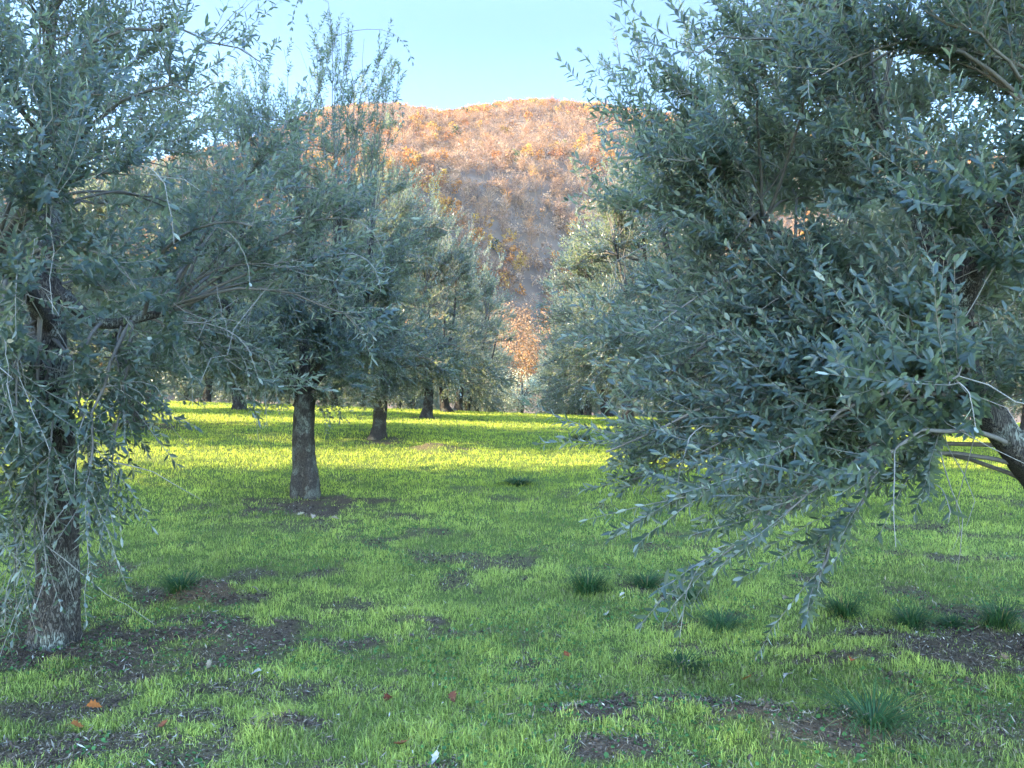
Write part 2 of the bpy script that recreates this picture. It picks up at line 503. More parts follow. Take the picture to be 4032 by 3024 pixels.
def trunk_mesh(path, rad, rng, nseg=22, sub=8):
    """knotty tapering trunk through points path with radii"""
    path = np.array(path, float); rad = np.array(rad, float)
    k = (len(path) - 1) * sub + 1
    t = np.linspace(0, len(path) - 1, k)
    # catmull style smoothing
    P = np.stack([np.interp(t, np.arange(len(path)), path[:, i]) for i in range(3)], 1)
    R = np.interp(t, np.arange(len(path)), rad)
    for _ in range(4):
        P[1:-1] = (P[:-2] + 2 * P[1:-1] + P[2:]) / 4; R[1:-1] = (R[:-2] + 2 * R[1:-1] + R[2:]) / 4
    V, Fq = tubes(P[None], R[None], nseg)
    V = V.reshape(k, nseg, 3)
    ang = np.arange(nseg) * 2 * pi / nseg
    ph = rng.random(3) * 6
    s = np.arange(k)[:, None] / sub
    disp = 1 + .10 * np.sin(3 * ang[None] + ph[0] + s * .9) + .06 * np.sin(5 * ang[None] + ph[1] - s * 1.3) + \
        .42 * (fbm(ang[None] * 1.9 + 10, s * 1.6 + ph[2] * 10, int(ph[0] * 100), 4) - .5)
    disp = disp + .16 * np.exp(-((s - 0.8) / .9) ** 2) * np.sin(4 * ang[None] + ph[1])
    C = P[:, None]
    V = C + (V - C) * disp[:, :, None]
    return V.reshape(-1, 3), Fq, P, R

def make_tree_data(seed, height=6.0, lobes=None, trunk=None, trunk_r=.16, fork=1.35, nsec=130, nshoot=24, spacing=.024,
                   L=.060, W=.0135, lod=0, uprights=26, shoot_len=.42, bare=120, limbs=None, hang=0, top_open=1.0, flow=(0, 0, 0), hang_len=1.0, droop=(.10, .42), upl=1.0):
    rng = np.random.default_rng(seed)
    if trunk is None:
        lean = rng.normal(0, .10, 2)
        trunk = [(0, 0, -.25), (0, 0, .02), (lean[0] * .3, lean[1] * .3, .25), (lean[0] * .7, lean[1] * .7, fork * .6), (lean[0], lean[1], fork)]
        tr = [trunk_r * 2.0, trunk_r * 1.5, trunk_r * 1.05, trunk_r * .92, trunk_r * 1.0]
    else:
        tr = [trunk_r * 1.65, trunk_r * 1.3] + list(np.linspace(trunk_r * 1.05, trunk_r * .85, len(trunk) - 2))
    tb = Buf()
    v, f, _, _ = trunk_mesh(trunk, tr, rng)
    tb.add(v, f)
    top = np.array(trunk[-1], float)
    lobes = np.array(lobes if lobes is not None else [(0, 0, height * .56, 2.5, 2.5, height * .40, 1.0)], float)
    ctr = (lobes[:, :3] * lobes[:, 6:7]).sum(0) / lobes[:, 6].sum()
    # scaffold limbs
    if limbs is None:
        nl = rng.integers(4, 6); limbs = []
        a0 = rng.random() * 6
        for i in range(nl):
            a = a0 + i * 2 * pi / nl + rng.normal(0, .25)
            rr = rng.uniform(1.0, 1.7)
            e = np.array([ctr[0] * .6 + cos(a) * rr, ctr[1] * .6 + sin(a) * rr, height * rng.uniform(.55, .78)])
            m = (top + e) / 2 + np.array([cos(a) * .35, sin(a) * .35, -.25])
            limbs.append([tuple(top), tuple(m), tuple(e)])
        limbs.append([tuple(top), tuple(top + np.array([rng.normal(0, .2), rng.normal(0, .2), 1.2])), (ctr[0] * .8, ctr[1] * .8, height * .85)])
    nodes = []
    for lb in limbs:
        k = len(lb)
        pth = [tuple(np.array(lb[0]) + (0, 0, -.12))] + [tuple(q) for q in lb]
        r0 = trunk_r * rng.uniform(.50, .68)
        v, f, P, R = trunk_mesh(pth, np.linspace(r0, .022, len(pth)), rng, 12, 7)
        tb.add(v, f); nodes.append(P[4:])
    nodes = np.concatenate(nodes)
    # secondary branch ends inside the lobes
    w = lobes[:, 6] / lobes[:, 6].sum()
    li = rng.choice(len(lobes), nsec, p=w)
    dv = nrm(rng.normal(0, 1, (nsec, 3)))
    rr = rng.uniform(.25, 1.0, nsec) ** .5
    E = lobes[li, :3] + dv * rr[:, None] * lobes[li, 3:6]
    E[:, 2] = np.maximum(E[:, 2], .55)
    # start: nearest node but prefer lower/inner
    dist = np.linalg.norm(E[:, None] - nodes[None], axis=2) + .5 * np.clip(nodes[None, :, 2] - E[:, None, 2], 0, None)
    dist += rng.random(dist.shape) * .35
    S0 = nodes[dist.argmin(1)]
    ln = np.linalg.norm(E - S0, axis=1)
    mid = (S0 + E) / 2 + np.array([0, 0, 1.0]) * (ln * .22)[:, None] + rng.normal(0, .08, (nsec, 3)) * ln[:, None]
    SB = wavy(bez(S0, mid, E, 9), rng, ln * .012)
    # upright water shoots at the top
    if uprights:
        q = nodes[nodes[:, 2] > height * .45]
        if len(q) == 0: q = nodes
        s = q[rng.integers(0, len(q), uprights)]
        e = s + np.stack([rng.normal(0, .35, uprights), rng.normal(0, .35, uprights), rng.uniform(.8, 1.0, uprights) * (height * .99 - s[:, 2]) * top_open], 1)
        e += nrm(e - ctr) * .3
        UB = wavy(bez(s, (s + e) / 2 + rng.normal(0, .12, (uprights, 3)), e, 9), rng, np.full(uprights, .02))
        SB = np.concatenate([SB, UB])
    nb = len(SB)
    br = Buf()
    r0 = np.concatenate([.006 + .006 * ln.clip(0, 2)[:nsec], np.full(nb - nsec, .008)]) * (1.3 if lod else 1)
    v, f = tubes(SB, r0[:, None] * np.linspace(1, .28, 9)[None], 5)
    br.add(v, f)
    # shoots
    bi = np.concatenate([np.repeat(np.arange(nsec), nshoot), np.repeat(np.arange(nsec, nb), max(3, int(nshoot * .55)))])
    ns = len(bi)
    t = rng.uniform(.22, 1.0, ns) ** .8 * 7.99
    i0 = t.astype(int); fr = (t - i0)[:, None]
    s = SB[bi, i0] * (1 - fr) + SB[bi, i0 + 1] * fr
    bd = nrm(SB[bi, i0 + 1] - SB[bi, i0])
    rad = nrm((s - ctr) * np.array([1, 1, .5]))
    side = nrm(rng.normal(0, 1, (ns, 3)))
    hrel = sst(height * droop[0], height * droop[1], s[:, 2])[:, None]
    up = np.array([0, 0, 1.0])
    d = nrm(bd * .7 + side * .8 + rad * .45 + up * (-.25 + .85 * hrel) + np.array(flow))
    l = (shoot_len * rng.uniform(.45, 1.35, ns) * np.where(bi >= nsec, .62, 1))[:, None]
    bend = up * (-.45 + .8 * hrel) + rng.normal(0, .12, (ns, 3))
    p2 = s + d * l + bend * l * .45
    SP = wavy(bez(s, s + d * l * .55, p2, 5), rng, l[:, 0] * .012)
    SP[:, :, 2] = np.maximum(SP[:, :, 2], .12)
    tw = Buf()
    twr = .0022 if lod == 0 else .004
    v, f = tubes(SP, np.full((ns, 5), twr) * np.linspace(1.2, .5, 5)[None], 3)
    tw.add(v, f)
    lv = Buf()
    sag = .12
    v, f, tn = leaves_on(SP, rng, spacing, L, W, lod, ctr, sag=sag)
    lv.add(v, f, tn)
    # hanging long shoots, partly bare, leaves near the tips
    if hang:
        q = SB[rng.integers(0, nb, hang), rng.integers(4, 9, hang)]
        low = np.argsort(q[:, 2] + rng.normal(0, .5, hang))[:hang]
        q = q[low]
        a = nrm((q - ctr) * np.array([1, 1, 0])) + rng.normal(0, .5, (hang, 3)) * np.array([1, 1, 0])
        ll = rng.uniform(.4, 1.05, hang)[:, None] * hang_len
        e = q + a * ll * .55 + np.array([0, 0, -1]) * ll * rng.uniform(.2, .85, (hang, 1))
        e[:, 2] = np.maximum(e[:, 2], .3)
        HP = wavy(bez(q, q + a * ll * .5 + np.array([0, 0, .05]), e, 8), rng, ll[:, 0] * .008)
        v, f = tubes(HP, np.full((hang, 8), .0028) * np.linspace(1.3, .5, 8)[None], 4)
        tw.add(v, f)
        v, f, tn = leaves_on(HP[:, 3:], rng, spacing * 1.6, L, W, lod, ctr, sag=.2)
        lv.add(v, f, tn)
    if bare:
        bi = rng.integers(0, nb, bare)
        q = SB[bi, rng.integers(2, 8, bare)]
        d = nrm(rng.normal(0, 1, (bare, 3)) + nrm(q - ctr) * .8)
        ll = rng.uniform(.3, .9, bare)[:, None]
        BP = wavy(bez(q, q + d * ll * .6, q + d * ll + np.array([0, 0, -.12]) * ll, 6), rng, ll[:, 0] * .035)
        BP[:, :, 2] = np.maximum(BP[:, :, 2], .3)
        v, f = tubes(BP, np.full((bare, 6), .0027) * np.linspace(1.3, .5, 6)[None], 4)
        tw.add(v, f)
    return dict(trunk=mesh_np("trunk", tb.verts(), tb.faces(), M_BARK, True),
                branches=mesh_np("branches", br.verts(), br.faces(), M_BRANCH, True),
                twigs=mesh_np("twigs", tw.verts(), tw.faces(), M_TWIG, True),
                crown=mesh_np("crown", lv.verts(), lv.faces(), M_LEAF, False, {'tint': np.concatenate(lv.A)}))

def place_tree(data, x, y, label, group, rot=0.0, scale=1.0, name="olive_tree"):
    e = bpy.data.objects.new(name, None); COL.objects.link(e)
    e.location = (x, y, float(ground_z(x, y)) - .02); e.rotation_euler = (0, 0, rot); e.scale = (scale,) * 3
    tag(e, label, "tree", group)
    for k in ('trunk', 'crown'):
        o = obj(k, data[k], e)
    b = obj('branches', data['branches'], e)
    obj('twigs', data['twigs'], b)
    return e

GRP = "olive trees planted in rows"
# ---- the near ones, each grown to its own shape
d = make_tree_data(11, 6.3, lobes=[(-.3, .2, 3.5, 1.9, 2.0, 1.7, 1.0), (.5, -.2, 2.5, 1.7, 1.6, 1.2, .7), (.0, -.7, 1.15, .9, .65, .75, .34), (-.1, .2, 4.9, 1.5, 1.4, .9, .25)],
                   trunk=[(0, 0, -.25), (0, 0, .05), (.02, 0, .45), (.04, .0, 1.1), (-.02, .02, 1.8), (-.08, .05, 2.3)], trunk_r=.105,
                   limbs=[[(-.08, .05, 2.3), (-.15, .1, 3.2), (-.05, .15, 4.4)], [(-.08, .05, 2.3), (-.6, -.1, 2.8), (-1.2, -.3, 3.6)], [(-.08, .05, 2.3), (.3, .0, 2.0), (.75, .05, 2.12)],
                          [(-.04, .02, 2.0), (.1, -.4, 2.2), (.15, -.8, 2.3)], [(-.08, .05, 2.3), (-.4, .7, 2.9), (-.6, 1.2, 3.7)]], nsec=165, nshoot=19,
                   uprights=22, bare=330, hang=230, spacing=.030, L=.054, W=.0165, hang_len=.6)
t = place_tree(d, -2.95, 4.78, "olive tree at the left edge its trunk veiled by hanging leaves and bare twigs", GRP)
# pruned stub with a dark hollow
def stub(parent, p, dr, r=.05, l=.09):
    dr = nrm(np.array(dr, float)); p = np.array(p, float)
    P = np.stack([p - dr * .12, p, p + dr * l * .7, p + dr * l])[None]
    v, f = tubes(P, np.array([[r * 1.5, r * 1.25, r * 1.08, r]]), 16)
    vv = v.reshape(4, 16, 3); c = P[0, 3]
    inner = c + (vv[3] - c) * .74; deep = inner - dr * .06
    base = len(v)
    v = np.concatenate([v, inner, deep])
    a = np.arange(16); b = (a + 1) % 16
    F1 = np.stack([48 + a, 48 + b, base + b, base + a], 1)
    F2 = np.stack([base + a, base + b, base + 16 + b, base + 16 + a], 1)
    o = obj("cut_branch", mesh_np("cut_branch", v, [np.concatenate([f, F1, F2])], M_BARK, True), parent)
    o["label"] = "round pruned stub with a black hollow"
    cp = mesh_np("hollow", inner - dr * .02, [np.arange(16)[None, :]], M_HOLLOW)  # near-black disc set just inside the stub's rim
    obj("hollow", cp, o)
stub(t, (.13, -.13, 1.42), (.45, -.85, .05))
stub(t, (.04, -.14, 1.62), (.0, -.9, .2), .035, .05)

d = make_tree_data(23, 6.0, lobes=[(-.2, 0, 3.1, 2.1, 2.3, 1.7, 1.0), (-.5, .2, 4.3, 1.6, 1.6, .9, .35), (-.6, -.6, 2.4, 2.1, 1.8, .9, .45), (.2, .3, 2.8, 1.7, 1.6, 1.0, .3), (.1, -.2, 1.85, 1.9, 1.8, .5, .5)],
                   trunk=[(-.02, 0, -.25), (0, 0, .03), (-.03, 0, .4), (-.06, 0, .95), (-.03, 0, 1.45)], trunk_r=.150, nsec=215, nshoot=18, uprights=44,
                   hang=110, bare=120, spacing=.032, L=.058, W=.0180)
place_tree(d, -2.97, 10.55, "olive tree with lichen-grey straight trunk standing in a ring of bare soil", GRP)

# near right: trunk stands outside the frame, one limb leans in
d = make_tree_data(37, 6.2, lobes=[(-.3, .0, 3.3, 2.0, 1.9, 1.45, 1.0), (-1.5, .0, 2.6, 1.3, 1.3, 1.1, .95), (-1.9, .0, 1.40, 1.0, .95, .72, .66), (-1.2, -.2, 1.80, 1.1, .9, .4, .20), (.3, .2, 4.9, 1.7, 1.6, 1.0, .3), (-.9, .3, 3.9, 1.1, 1.2, .8, .3), (-2.15, -.7, 1.00, .60, .5, .45, .22), (-1.75, -.9, 1.35, .6, .5, .40, .09)],
                   trunk=[(0.05, 0, -.25), (0, 0, .05), (-.10, -.05, .45), (-.35, -.12, .95)], trunk_r=.17,
                   limbs=[[(-.35, -.12, .95), (-.62, -.2, 1.25), (-.90, -.25, 1.55), (-.92, -.2, 2.0), (-1.2, 0, 2.9), (-1.5, .2, 4.0)],
                          [(-.35, -.12, .95), (.1, .2, 1.7), (.3, .4, 2.8), (.3, .5, 4.4)],
                          [(-.90, -.25, 1.55), (-1.3, .1, 2.1), (-1.9, .3, 2.6)],
                          [(-.92, -.2, 2.0), (-.8, -.7, 2.8), (-.5, -.9, 3.9)],
                          [(-.35, -.12, .95), (.5, -.3, 1.8), (1.1, -.5, 3.2)]],
                   nsec=285, nshoot=18, uprights=46, hang=90, bare=70, spacing=.029, L=.058, W=.0175, flow=(-.6, 0, .22), hang_len=.6, droop=(.06, .27))
place_tree(d, 3.25, 4.35, "large olive tree filling the right edge, its dark limb leaning into view", GRP)

d = make_tree_data(41, 6.0, lobes=[(0, 0, 3.3, 2.5, 2.5, 1.9, 1.0), (-.5, -.3, 2.2, 2.0, 1.9, 1.0, .6), (0, 0, 4.8, 1.8, 1.8, 1.0, .4)],
                   trunk=[(.02, 0, -.25), (0, 0, .03), (.03, 0, .4), (.10, 0, .95), (.05, 0, 1.35)], trunk_r=.15, nsec=170, nshoot=17, uprights=36, hang=90, bare=90, spacing=.032, L=.066, W=.0155)
place_tree(d, 3.2, 10.2, "second olive tree of the right row, its short trunk screened by hanging leaves", GRP)

# ---- shared kinds for the rest of the orchard
SK = [(0, 0, 4.7, 1.8, 1.8, .8, .45), (0, 0, 3.35, 2.5, 2.5, 2.15, 1.0), (0, 0, 1.75, 2.5, 2.5, .7, .55)]
MID = [make_tree_data(s, 6.0, lobes=SK, trunk_r=.15, nsec=190, nshoot=20, spacing=.040, L=.080, W=.024, lod=1, uprights=34, bare=40, hang=40, shoot_len=.45) for s in (101, 102, 103)]
SK2 = [(0, 0, 4.7, 1.8, 1.8, .8, .45), (0, 0, 3.35, 2.6, 2.6, 2.15, 1.0), (0, 0, 1.3, 2.6, 2.6, .8, .6)]
FAR = [make_tree_data(s, 6.0, lobes=SK2, trunk_r=.16, nsec=130, nshoot=14, spacing=.060, L=.115, W=.036, lod=1, uprights=22, bare=0, shoot_len=.48) for s in (201, 202, 203)]
rng = np.random.default_rng(5)
ORD = ["first", "second", "third", "fourth", "fifth", "sixth", "seventh", "eighth", "ninth", "tenth", "eleventh", "twelfth", "thirteenth", "fourteenth"]
rows = {-2.95: ("left row beside the grass lane", [16.3, 23.2, 29.2, 35, 41, 47, 53, 59, 65]),
        3.2: ("right row beside the grass lane", [16.2, 23.6, 30.6, 37, 43, 49, 55, 61, 67]),
        -8.6: ("second row on the left", [4.6, 9.7, 16.7, 23.2, 29.6, 35, 41, 47, 53, 60, 66, 72]),
        9.3: ("second row on the right", [11.5, 17.5, 23.5, 29.5, 35.5, 42, 48, 54, 60, 66, 72]),
        -14.6: ("third row on the left", [9.1, 14.9, 21.4, 29.6, 35, 41, 47, 53, 60, 66, 72]),
        15.3: ("third row on the right", [17.5, 23.5, 29.5, 35.5, 42, 48, 54, 60, 66, 72]),
        -20.6: ("fourth row on the left", [8.2, 13.9, 20.4, 28.2, 35.5, 41, 47, 54]),
        21.3: ("fourth row on the right", [23.5, 29.5, 35.5, 42, 48]),
        -26.6: ("fifth row on the left", [35, 41, 47, 54]),
        27.3: ("fifth row on the right", [35.5, 42, 48]),
        -32.6: ("sixth row on the left", [41, 47, 54]),
        33.3: ("sixth row on the right", [42, 48])}
for rx, (rn, ys) in rows.items():
    start = 2 if abs(rx) < 4 else 0
    for i, yy in enumerate(ys):
        data = MID[int(rng.integers(3))] if yy < 27 else FAR[int(rng.integers(3))]
        k = i + start
        place_tree(data, rx + rng.normal(0, .12), yy + rng.normal(0, .12) * (0 if abs(rx) < 4 and yy < 24 else 1),
                   "olive tree, %s one from the front in the %s" % (ORD[k], rn), GRP, rng.uniform(0, 6.28), rng.uniform(.93, 1.02) if rx < 0 and yy < 31 else (rng.uniform(.98, 1.08) if abs(rx) < 4 and yy > 31 else rng.uniform(.97, 1.1)))

# ------------------------------------------------------------------ broadleaf trees (autumn oaks, hill wood)
def oak_arrays(seed, h=9.0, r=3.2, nleaf=900, size=.45, cz=.62, nclump=26, hollow=.55):
    rng = np.random.default_rng(seed)
    cc = nrm(rng.normal(0, 1, (nclump, 3))) * (rng.uniform(.45, 1, (nclump, 1)) ** .6) * np.array([r * .78, r * .78, h * .30]) + np.array([0, 0, h * cz])
    ci = rng.integers(0, nclump, nleaf)
    rad = r * .36
    p = cc[ci] + nrm(rng.normal(0, 1, (nleaf, 3))) * rad * rng.uniform(.3, 1.05, (nleaf, 1))
    n = nrm(nrm(p - cc[ci]) + rng.normal(0, .6, (nleaf, 3)) + np.array([0, 0, .3]))
    a = nrm(np.cross(n, rng.normal(0, 1, (nleaf, 3)))); b = np.cross(n, a)
    s = size * rng.uniform(.5, 1.2, (nleaf, 1))
    v = np.stack([p - a * s * .5, p - b * s * .33, p + a * s * .5, p + b * s * .33], 1)
    f = (np.arange(nleaf) * 4)[:, None] + np.arange(4)
    var = np.repeat(rng.uniform(.7, 1.3, nclump)[ci] * rng.uniform(.75, 1.25, nleaf), 4)
    # trunk + limbs to the clumps
    k = min(nclump, 12)
    s0 = np.tile(np.array([0, 0, h * .28]), (k, 1)); P = bez(s0, cc[:k] * .45 + np.array([0, 0, h * .3]), cc[:k], 5)
    tv, tf = tubes(P, np.linspace(r * .03, .02, 5)[None].repeat(k, 0), 4)
    T0 = np.array([[[0, 0, -1.0], [0, 0, h * .1], [.1, 0, h * .3], [0, .1, h * .7]]])
    tv2, tf2 = tubes(T0, np.array([[r * .075, r * .06, r * .05, .03]]), 6)
    return v.reshape(-1, 3), f, var, np.concatenate([tv, tv2]), np.concatenate([tf, tf2 + len(tv)])

def bare_arrays(seed, h=9.0, r=2.6, n=90, wid=.10):
    """leafless tree: fan of fine upward twigs"""
    rng = np.random.default_rng(seed)
    zs = rng.uniform(.25, .85, n) * h
    a = rng.uniform(0, 2 * pi, n); rr = rng.uniform(0, .55, n) * r * (zs / h) ** .5
    s = np.stack([np.cos(a) * rr, np.sin(a) * rr, zs], 1)
    e = s + np.stack([np.cos(a) * r * rng.uniform(.15, .75, n), np.sin(a) * r * rng.uniform(.15, .75, n), rng.uniform(.04, .24, n) * h], 1)
    e[:, 2] = np.minimum(e[:, 2], h * 1.05)
    t = nrm(e - s); w = nrm(np.cross(t, rng.normal(0, 1, (n, 3)))) * wid * rng.uniform(.5, 1.3, (n, 1))
    V = [np.stack([s - w * .5, s + w * .5, e + w * .2, e - w * .2], 1).reshape(-1, 3)]
    T = np.array([[0, 0, -1.0], [0, 0, h * .8]]); ww = np.array([.14, 0, 0])
    w2 = np.array([0, .14, 0])
    V.append(np.array([T[0] - ww, T[0] + ww, T[1] + ww * .2, T[1] - ww * .2, T[0] - w2, T[0] + w2, T[1] + w2 * .2, T[1] - w2 * .2]))
    V = np.concatenate(V)
    f = (np.arange(n + 2) * 4)[:, None] + np.arange(4)
    return V, f, np.repeat(rng.uniform(.45, 1.75, n + 2), 4)

RUST = [(.32, .12, .035), (.38, .16, .04), (.27, .11, .045), (.36, .19, .045), (.23, .12, .06)]
GOLD = [(.42, .25, .05), (.38, .22, .05)]
BARE = [(.23, .135, .08), (.29, .16, .08), (.20, .12, .08), (.33, .21, .13), (.17, .12, .09)]
EVER = [(.05, .07, .03), (.08, .10, .03)]
rng = np.random.default_rng(77)
OT = [oak_arrays(300 + i, 9, 3.4, 150, 1.0, nclump=12) for i in range(5)]
OS = [oak_arrays(340 + i, 8, 3.3, 120, .75, nclump=16, cz=.55) for i in range(5)]
BT = [bare_arrays(320 + i, 8.5, 3.2, 130, .085) for i in range(5)]
# scatter on the hill inside the visible wedge (with a margin to both sides)
n = 24000
yy = np.sqrt(rng.uniform(150 ** 2, 604 ** 2, n)); xx = rng.uniform(-.78, .78, n) * yy
zz = hill_z(xx, yy)
tt = (yy - 130) / (RY - 130)
leafy = (.5 + .45 * (fbm(xx * .02 + 9, yy * .03, 31, 3) - .5)) + sst(.68, 1.0, tt) * .30 - .01 + sst(.16, .05, tt) * .3
fb = Buf(); cols = []
for i in range(n):
    q = leafy[i] + rng.normal(0, .10)
    sc = rng.uniform(.7, 1.25); ca, sa = cos(i), sin(i)
    if q > .655:
        v, f, var, tv, tf = OT[i % 5]
        c = RUST[rng.integers(5)] if rng.random() > .10 else GOLD[rng.integers(2)]
        if rng.random() < .06: c = EVER[rng.integers(2)]
    elif rng.random() < .5:
        v, f, var, tv, tf = OS[i % 5]
        c = BARE[rng.integers(5)]
    else:
        v, f, var = BT[i % 5]
        c = BARE[rng.integers(5)]
        if rng.random() < .08: c = RUST[rng.integers(5)]
    vv = v * sc
    vv = np.stack([vv[:, 0] * ca - vv[:, 1] * sa + xx[i], vv[:, 0] * sa + vv[:, 1] * ca + yy[i], vv[:, 2] + zz[i]], 1)
    fb.add(vv, f); cols.append(var[:, None] * np.array(c)[None])
tag(obj("autumn_wood", mesh_np("autumn_wood", fb.verts(), fb.faces(), M_FOREST, False, {'col': np.concatenate(cols)})),
    "leafless grey-brown and rust-coloured trees covering the hillside", "woodland", kind="stuff")

def oak_thing(arr, x, y, z, col, label, cat, group, sc=1, name="oak_tree", rot=0):
    v, f, var, tv, tf = arr
    e = bpy.data.objects.new(name, None); COL.objects.link(e); e.location = (x, y, z); e.scale = (sc,) * 3; e.rotation_euler = (0, 0, rot)
    tag(e, label, cat, group)
    obj("crown", mesh_np("crown", v, [f], M_FOREST, False, {'col': var[:, None] * np.array(col)[None]}), e)
    obj("trunk", mesh_np("trunk", tv, [tf], M_OAKBARK, True), e)
    return e
OB = [oak_arrays(400 + i, 9, 3.4, 700, .55, nclump=22) for i in range(4)]
# the crowns one can tell apart on the ridge
for i, px in enumerate(np.linspace(318, 700, 26)):
    yv = rng.uniform(575, 598); xv = (px + rng.normal(0, 4) - VPX) / F * yv
    oak_thing(OB[i % 4], xv, yv, float(hill_z(xv, yv)), RUST[i % 5] if i % 4 else GOLD[i % 2], ("%s oak on the skyline of the hill, left of the summit" if px < 500 else "%s oak on the skyline of the hill, at or right of the summit") % (["rusty red", "orange-brown", "dull brown-red", "ochre orange", "dark russet"][i % 5] if i % 4 else ["golden yellow", "golden brown"][i % 2]), "tree", "oaks along the ridge of the hill", rng.uniform(.9, 1.3), rot=i)
# orange oaks at the end of the lane
OM = [oak_arrays(500 + i, 12, 4.2, 9000, .20, nclump=60) for i in range(3)]
for i, (xv, yv, sc, c, lb) in enumerate([(-2.5, 88, 1.35, (.30, .17, .09), "tall orange oak closing the end of the grass lane"), (3.2, 95, 1.35, (.28, .15, .08), "rust-red oak right of the lane's end, behind the orange oak"),
                                 (-9.5, 92, 1.35, (.38, .22, .09), "ochre oak left of the lane's end, half hidden by olives"), (8.5, 90, 1.1, RUST[4], "brownish oak right of the lane's end, mostly hidden by olives"),
                                 (-19, 95, 1.2, RUST[1], "orange oak far left behind the orchard"), (19, 97, 1.2, RUST[3], "ochre oak far right behind the orchard")]):
    oak_thing(OM[i % 3], xv, yv, float(ground_z(xv, yv)), c, lb, "tree", "oaks beyond the orchard", sc, rot=i * 1.7)
# pale sunlit bush at the end of the lane
oak_thing(oak_arrays(600, 4.5, 2.0, 6000, .11, cz=.45, nclump=40), -.1, 50, float(ground_z(-.1, 50)), (.50, .50, .32), "pale sunlit bush in the gap at the end of the lane", "bush", None, 1.0, "bush")
# unseen evergreen oaks added outside the frame on the left to shade the foreground
OE = oak_arrays(700, 15, 5.0, 22000, .42, nclump=90)
for i, (xv, yv) in enumerate([(-19, 5.2), (-19.5, -.2), (-20, -6.5), (-26, 2.0)]):
    oak_thing(OE, xv, yv, 0, EVER[i % 2], ["unseen evergreen oak added for shade, nearest the olive rows", "unseen evergreen oak added for shade, level with the camera", "unseen evergreen oak added for shade, behind the camera", "unseen evergreen oak added for shade, farthest left"][i], "tree", "unseen oaks added left of the orchard for shade", 1.0, "added_shade_oak", i)

# ------------------------------------------------------------------ grass
rng = np.random.default_rng(9)
def blades(x, y, h, w, col, rng, lean=.75):
    n = len(x); z = ground_z(x, y) - .004
    a = rng.uniform(0, 2 * pi, n); b = rng.uniform(0, 2 * pi, n)
    sx, sy = np.cos(a) * w * .5, np.sin(a) * w * .5
    le = np.abs(rng.normal(0, lean, n)) * h
    dx, dy = np.cos(b) * le, np.sin(b) * le
    p = np.stack([x, y, z], 1); s = np.stack([sx, sy, 0 * sx], 1)
    m = p + np.stack([dx * .35, dy * .35, h * .6], 1); t = p + np.stack([dx, dy, h * (1 - .25 * np.minimum(le / h, 1.5))], 1)
    V = np.stack([p - s, p + s, m + s * .8, m - s * .8, t], 1).reshape(-1, 3)
    base = (np.arange(n) * 5)[:, None]
    return V, [base + np.array([0, 1, 2, 3]), base + np.array([3, 2, 4])], np.repeat(col, 5, 0)
NB = 900000
# sample depth so that density falls as the camera distance grows
u = rng.random(NB)
D0, D1 = 2.6, 44.0
p_ = -0.15
D = (D0 ** p_ + u * (D1 ** p_ - D0 ** p_)) ** (1 / p_)
X = rng.uniform(-1, 1, NB) * (D * .74 + .6)
sm = soil_mask(X, D)
pat = fbm(X * 2.2, D * 2.2, 91, 4)
tuft = fbm(X * 9, D * 9, 92, 3)
keep = rng.random(NB) > (sm * 1.02) ** .8 * .97
keep &= rng.random(NB) < .10 + 1.5 * tuft * (.5 + .9 * pat)
X, D, sm, pat, tuft = X[keep], D[keep], sm[keep], pat[keep], tuft[keep]
n = len(X)
h = (.023 + .045 * rng.random(n) ** 2) * (.35 + 1.3 * tuft) * (1 - .45 * sm) * np.clip(.8 + D * .02, .8, 1.35)
w = np.maximum(.0036, D * .00060) * rng.uniform(.7, 1.4, n)
q = np.clip(pat * 1.6 - .3 + 1.1 * (fbm(X * .6, D * .6, 191, 3) - .5) + rng.normal(0, .30, n), 0, 1)[:, None]
far = sst(7, 14, D)[:, None]
col = np.array([.165, .215, .05]) * (1 - q) + np.array([.50, .56, .12]) * q
col = col * (1 - far) + (np.array([.28, .34, .04]) * (1 - q) + np.array([.52, .57, .07]) * q) * far  # far blades brighter and yellower: sunlit strips boosted in the colour
st = rng.random(n) < (.05 + .16 * sm + .10 * (pat < .42)) * (1 - .6 * far[:, 0]); col[st] = np.array([.34, .30, .14]) * rng.uniform(.6, 1.1, (st.sum(), 1))
dk = rng.random(n) < .13; col[dk] *= .5
V, Fs, C = blades(X, D, h, w, col, rng)
tag(obj("grass", mesh_np("grass", V, Fs, M_GRASS, False, {'col': C})), "short bright green grass covering the orchard floor", "grass", kind="stuff")

# broad-leaved weeds and clover mixed in the sward
n = 26000
D = rng.uniform(2.7, 9.5, n) ; X = rng.uniform(-1, 1, n) * (D * .74 + .4)
cl = fbm(X * 1.3 + 4, D * 1.3, 123, 3); k = (cl > .52); X, D = X[k], D[k]; n = len(X)
z = ground_z(X, D) + rng.uniform(.008, .035, n)
c = np.stack([X, D, z], 1); nn = nrm(rng.normal(0, .45, (n, 3)) + np.array([0, 0, 1])); a = nrm(np.cross(nn, rng.normal(0, 1, (n, 3)))); b = np.cross(nn, a)
r = rng.uniform(.005, .011, n)[:, None]
an = np.arange(6) * pi / 3
V = c[:, None] + r[:, None] * (np.cos(an)[None, :, None] * a[:, None] + np.sin(an)[None, :, None] * b[:, None])
tag(obj("clover", mesh_np("clover", V.reshape(-1, 3), [(np.arange(n) * 6)[:, None] + np.arange(6)], M_GRASS, False,
    {'col': np.repeat(np.array([.06, .15, .035]) * rng.uniform(.6, 1.5, (n, 1)), 6, 0)})), "small round clover leaves low in the grass", "ground cover", kind="stuff")

